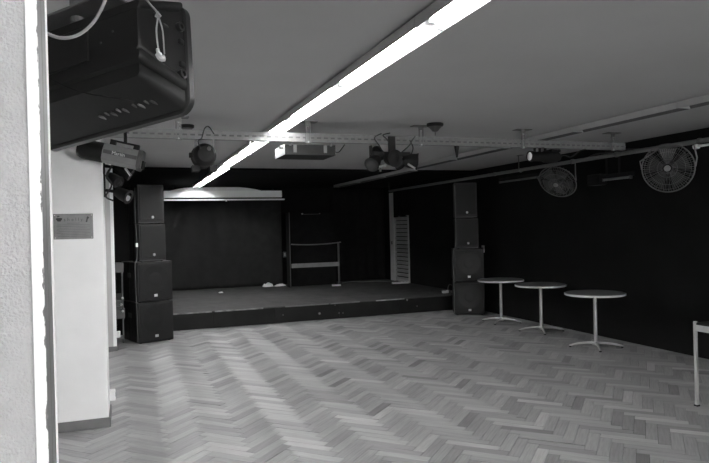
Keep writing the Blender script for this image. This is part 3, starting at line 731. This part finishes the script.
# ------------------------------------------------------------------ furniture
def bistro(loc, rz, label):
    t = thing('bistro_table', label, 'table', loc, rz)
    MB().lathe([(.0, .712), (.385, .712), (.396, .718), (.396, .738), (.389, .742)], 48).build('edge_band', 'table_edge', t, smooth=True)
    MB().lathe([(.388, .741), (.386, .7445), (0, .7445)], 48).build('tabletop', 'table_top', t, smooth=True)
    MB().cyl((0, 0, .05), (0, 0, .70), .025, 18).build('column', 'table_leg', t, smooth=True)
    MB().lathe([(.03, .69), (.11, .70), (.11, .711)], 20).build('top_flange', 'black_metal', t)
    MB().lathe([(.045, .03), (.042, .06), (.032, .085)], 18).build('hub', 'table_leg', t, smooth=True)
    for k in range(4):
        a = k*math.pi/2; c, s = math.cos(a), math.sin(a)
        pts = [(.02, .062), (.12, .062), (.22, .052), (.31, .032), (.345, .020)]
        lg = MB().tube([(q*c, q*s, z) for q, z in pts], [.021, .019, .017, .014, .012], 8).build('foot', 'table_leg', t, smooth=True)
        MB().cyl((.335*c, .335*s, 0), (.335*c, .335*s, .014), .016, 10).build('glide', 'black_metal', lg)
    return t
for (u, v, rz, lab) in ((501.5, 322.0, 38, 'small round pedestal table nearest the dark loudspeaker stack'),
                        (541.5, 331.2, 62, 'small round pedestal table in the middle of the three'),
                        (596, 347.2, 58, 'small round pedestal table furthest from the dark loudspeaker stack')):
    p = pix(u, v, z=0); bistro((p.x, p.y, 0), R(rz), lab)
ft = thing('side_table', 'metal-legged table with pale frame by the black side wall', 'table', (4.86, 4.3, 0))
for lx, ly in ((0, 0), (1.2, 0), (0, -.75), (1.2, -.75)):
    lg = MB().box((lx-.013, ly-.013, .012), (lx+.013, ly+.013, .775)).build('leg', 'table_leg', ft, bevel=.003)
    MB().box((lx-.018, ly-.018, 0), (lx+.018, ly+.018, .014)).build('foot', 'black_metal', lg)
for a, b_ in (((-.012, -.734, .690), (.012, -.016, .745)), ((1.188, -.734, .690), (1.212, -.016, .745)), ((.016, -.012, .690), (1.184, .012, .745)), ((.016, -.762, .690), (1.184, -.738, .745))):
    MB().box(a, b_).build('apron', 'table_leg', ft, bevel=.002)
MB().box((-.010, -.74, .746), (1.21, -.018, .768)).build('tabletop', 'black_metal', ft, bevel=.003)

# ------------------------------------------------------------------ things on the stage
rk = thing('bar_frame', 'black upright frame unit with two grey rails at the stage back', 'frame', (4.33, 14.65, .302))
MB().box((-.62, .30, 0), (.62, .34, 1.80)).build('back_panel', 'black_cloth', rk)
MB().box((-.64, -.01, 0), (-.62, .34, 1.81)).build('side_panel', 'black_cloth', rk); MB().box((-.645, -.026, .0), (-.632, -.014, 1.81)).build('post', 'dark_grey', rk)
MB().box((.575, -.02, 0), (.61, .02, 1.06)).build('post', 'dark_grey', rk)
MB().tube(sag((-.61, -.02, 1.045), (.65, -.03, 1.06), .03), .016, 6).build('upper_rail', 'grey_metal', rk)
MB().box((-.61, -.03, .475), (.585, -.012, .575)).build('lower_rail', 'fixture_grey', rk, bevel=.003)
for x, z, r in ((-.23, 1.90, .02), (.22, 1.84, .012), (-.57, .87, .016)): MB().lathe([(0, .27), (r, .28), (r, .31)], 10, 'y', (x, 0, min(z, 1.78))).build('knob', 'fixture_grey', rk)
MB().box((-.2, .29, 1.765), (.2, .30, 1.775)).build('top_rail', 'dark_grey', rk)
sw = thing('light_switch', 'white switch plate on black stage back left of the frame unit', 'switch', (3.82, YB, 1.065))
MB().box((-.04, -.02, -.07), (.04, 0, .07)).build('plate', 'fixture_grey', sw, bevel=.004); MB().box((-.018, -.026, -.04), (.018, -.02, .04)).build('rocker', 'badge', sw)
def litter(name, pts, r, m, label, cat):
    return tag(MB().tube(spline(pts), r, 6).build(name, m, smooth=True), label, cat)
def bar(name, c, l, rz, hh, label, cat, parts):
    t = thing(name, label, cat, c, rz)
    MB().box((-l/2, -.035, 0), (l/2, .035, hh)).build('body', 'paper', t, bevel=.008)
    for k in range(parts):
        x = -l/2 + l*(k+.5)/parts; MB().lathe([(.022, hh), (.022, hh+.003), (.0, hh+.003)], 12, 'z', (x, 0, 0)).build('outlet', 'dark_grey', t)
    return t
# crumpled white cloth / paper pieces
def crumple(name, c, l, wdt, hh, rz, label, cat, seed):
    rnd = random.Random(seed); bm = bmesh.new(); V = []; nx, ny = 12, 6
    for i in range(nx+1):
        row = []
        for j in range(ny+1):
            fx, fy = i/nx, j/ny
            e = math.sin(math.pi*min(1, max(0, fx)))**.4 * math.sin(math.pi*fy)**.5
            row.append(bm.verts.new(((fx-.5)*l, (fy-.5)*wdt*(1+.3*math.sin(5*fx)), .004 + e*hh*rnd.uniform(.35, 1))))
        V.append(row)
    for i in range(nx):
        for j in range(ny): bm.faces.new((V[i][j], V[i+1][j], V[i+1][j+1], V[i][j+1]))
    me = bpy.data.meshes.new(name); bm.to_mesh(me); bm.free(); me.materials.append(MATS['paper'])
    o = bpy.data.objects.new(name, me); COL.objects.link(o); o.location = c; o.rotation_euler = (0, 0, rz)
    sm = o.modifiers.new('s', 'SOLIDIFY'); sm.thickness = .003
    return tag(o, label, cat)
crumple('paper_scrap', (3.28, 15.30, .302), .26, .16, .11, .1, 'crumpled white paper scrap by the stage back wall', 'paper', 1)
crumple('paper_scrap', (3.58, 15.28, .302), .30, .10, .06, .15, 'flat white paper scrap beside the crumpled one on stage', 'paper', 2)
crumple('paper_scrap', (2.0, 14.4, .302), .10, .08, .03, .2, 'tiny white scrap alone on the dark stage carpet', 'paper', 3)
bar('power_strip', (4.78, 14.45, .302), .22, R(-12), .04, 'pale power strip at the foot of the frame unit', 'power strip', 3)
bar('power_strip', (6.33, 14.12, .302), .42, R(-8), .045, 'long white power strip on stage below the louvred shutter', 'power strip', 5)
litter('floor_cable', [pix(u, v, z=.311) for u, v in ((342, 283), (352, 281.5), (362, 281.8), (375, 281), (388, 281.2), (399, 280.8))], .010, 'fixture_grey', 'thin grey cable lying along the stage back', 'cable')
litter('stage_cable', [(6.29, 11.62, .33), (6.30, 11.62, .42), (6.36, 11.66, .47), (6.42, 11.66, .44), (6.42, 11.64, .36), (6.36, 11.6, .315), (6.48, 11.55, .312)], .008, 'fixture_grey', 'looped pale cable at the stage edge beside the speaker stack', 'cable')
bar('cable_box', (6.22, 11.6, .302), .13, R(10), .05, 'small white junction box with looped cable at stage edge', 'junction box', 1)
# louvred shutter in the right side wall of the stage
lv = thing('louvred_shutter', 'grey louvred shutter beside a white jamb on the stage side wall', 'shutter', (XR, 14.6, .302))
MB().box((-.035, -.46, 0), (-.006, -.42, 1.86)).box((-.035, .33, 0), (-.006, .37, 1.86)).box((-.035, -.42, 0), (-.006, .33, .05)).box((-.035, -.42, 1.81), (-.006, .33, 1.86)).build('frame', 'louvre', lv)
for k in range(17):
    z = .08 + k*.102
    s_ = MB(); s_.x = Matrix.Translation((-.022, 0, z)) @ Matrix.Rotation(R(-28), 4, 'Y'); s_.box((-.006, -.42, -.045), (.006, .33, .045)); s_.build('slat', 'louvre', lv)
MB().box((-.05, .37, 0), (-.004, .66, 2.30)).build('jamb', 'white_gloss', lv, bevel=.006)
MB().box((-.06, .50, .95), (-.05, .54, 1.03)).build('latch', 'dark_grey', lv)
curtain2 = MB(); V = []
n = 40
for j in range(9):
    z = 1.98 + j*.085; V.append([])
    for i in range(n+1):
        yy = 13.95 + (14.93-13.95)*i/n; V[-1].append((6.545 + .02*math.sin(i*1.3), yy, z + ((.012*math.sin(i*.3) - .02*(i/n)) if j == 0 else 0)))
bm = curtain2.bm; VV = [[bm.verts.new(p) for p in r] for r in V]
for j in range(8):
    for i in range(n): bm.faces.new((VV[j][i], VV[j][i+1], VV[j+1][i+1], VV[j+1][i]))
cu = curtain2.build('drape', 'black_cloth', smooth=True); sm = cu.modifiers.new('s', 'SOLIDIFY'); sm.thickness = .004
tag(cu, 'short black drape hanging over the top of the louvred shutter', 'curtain')
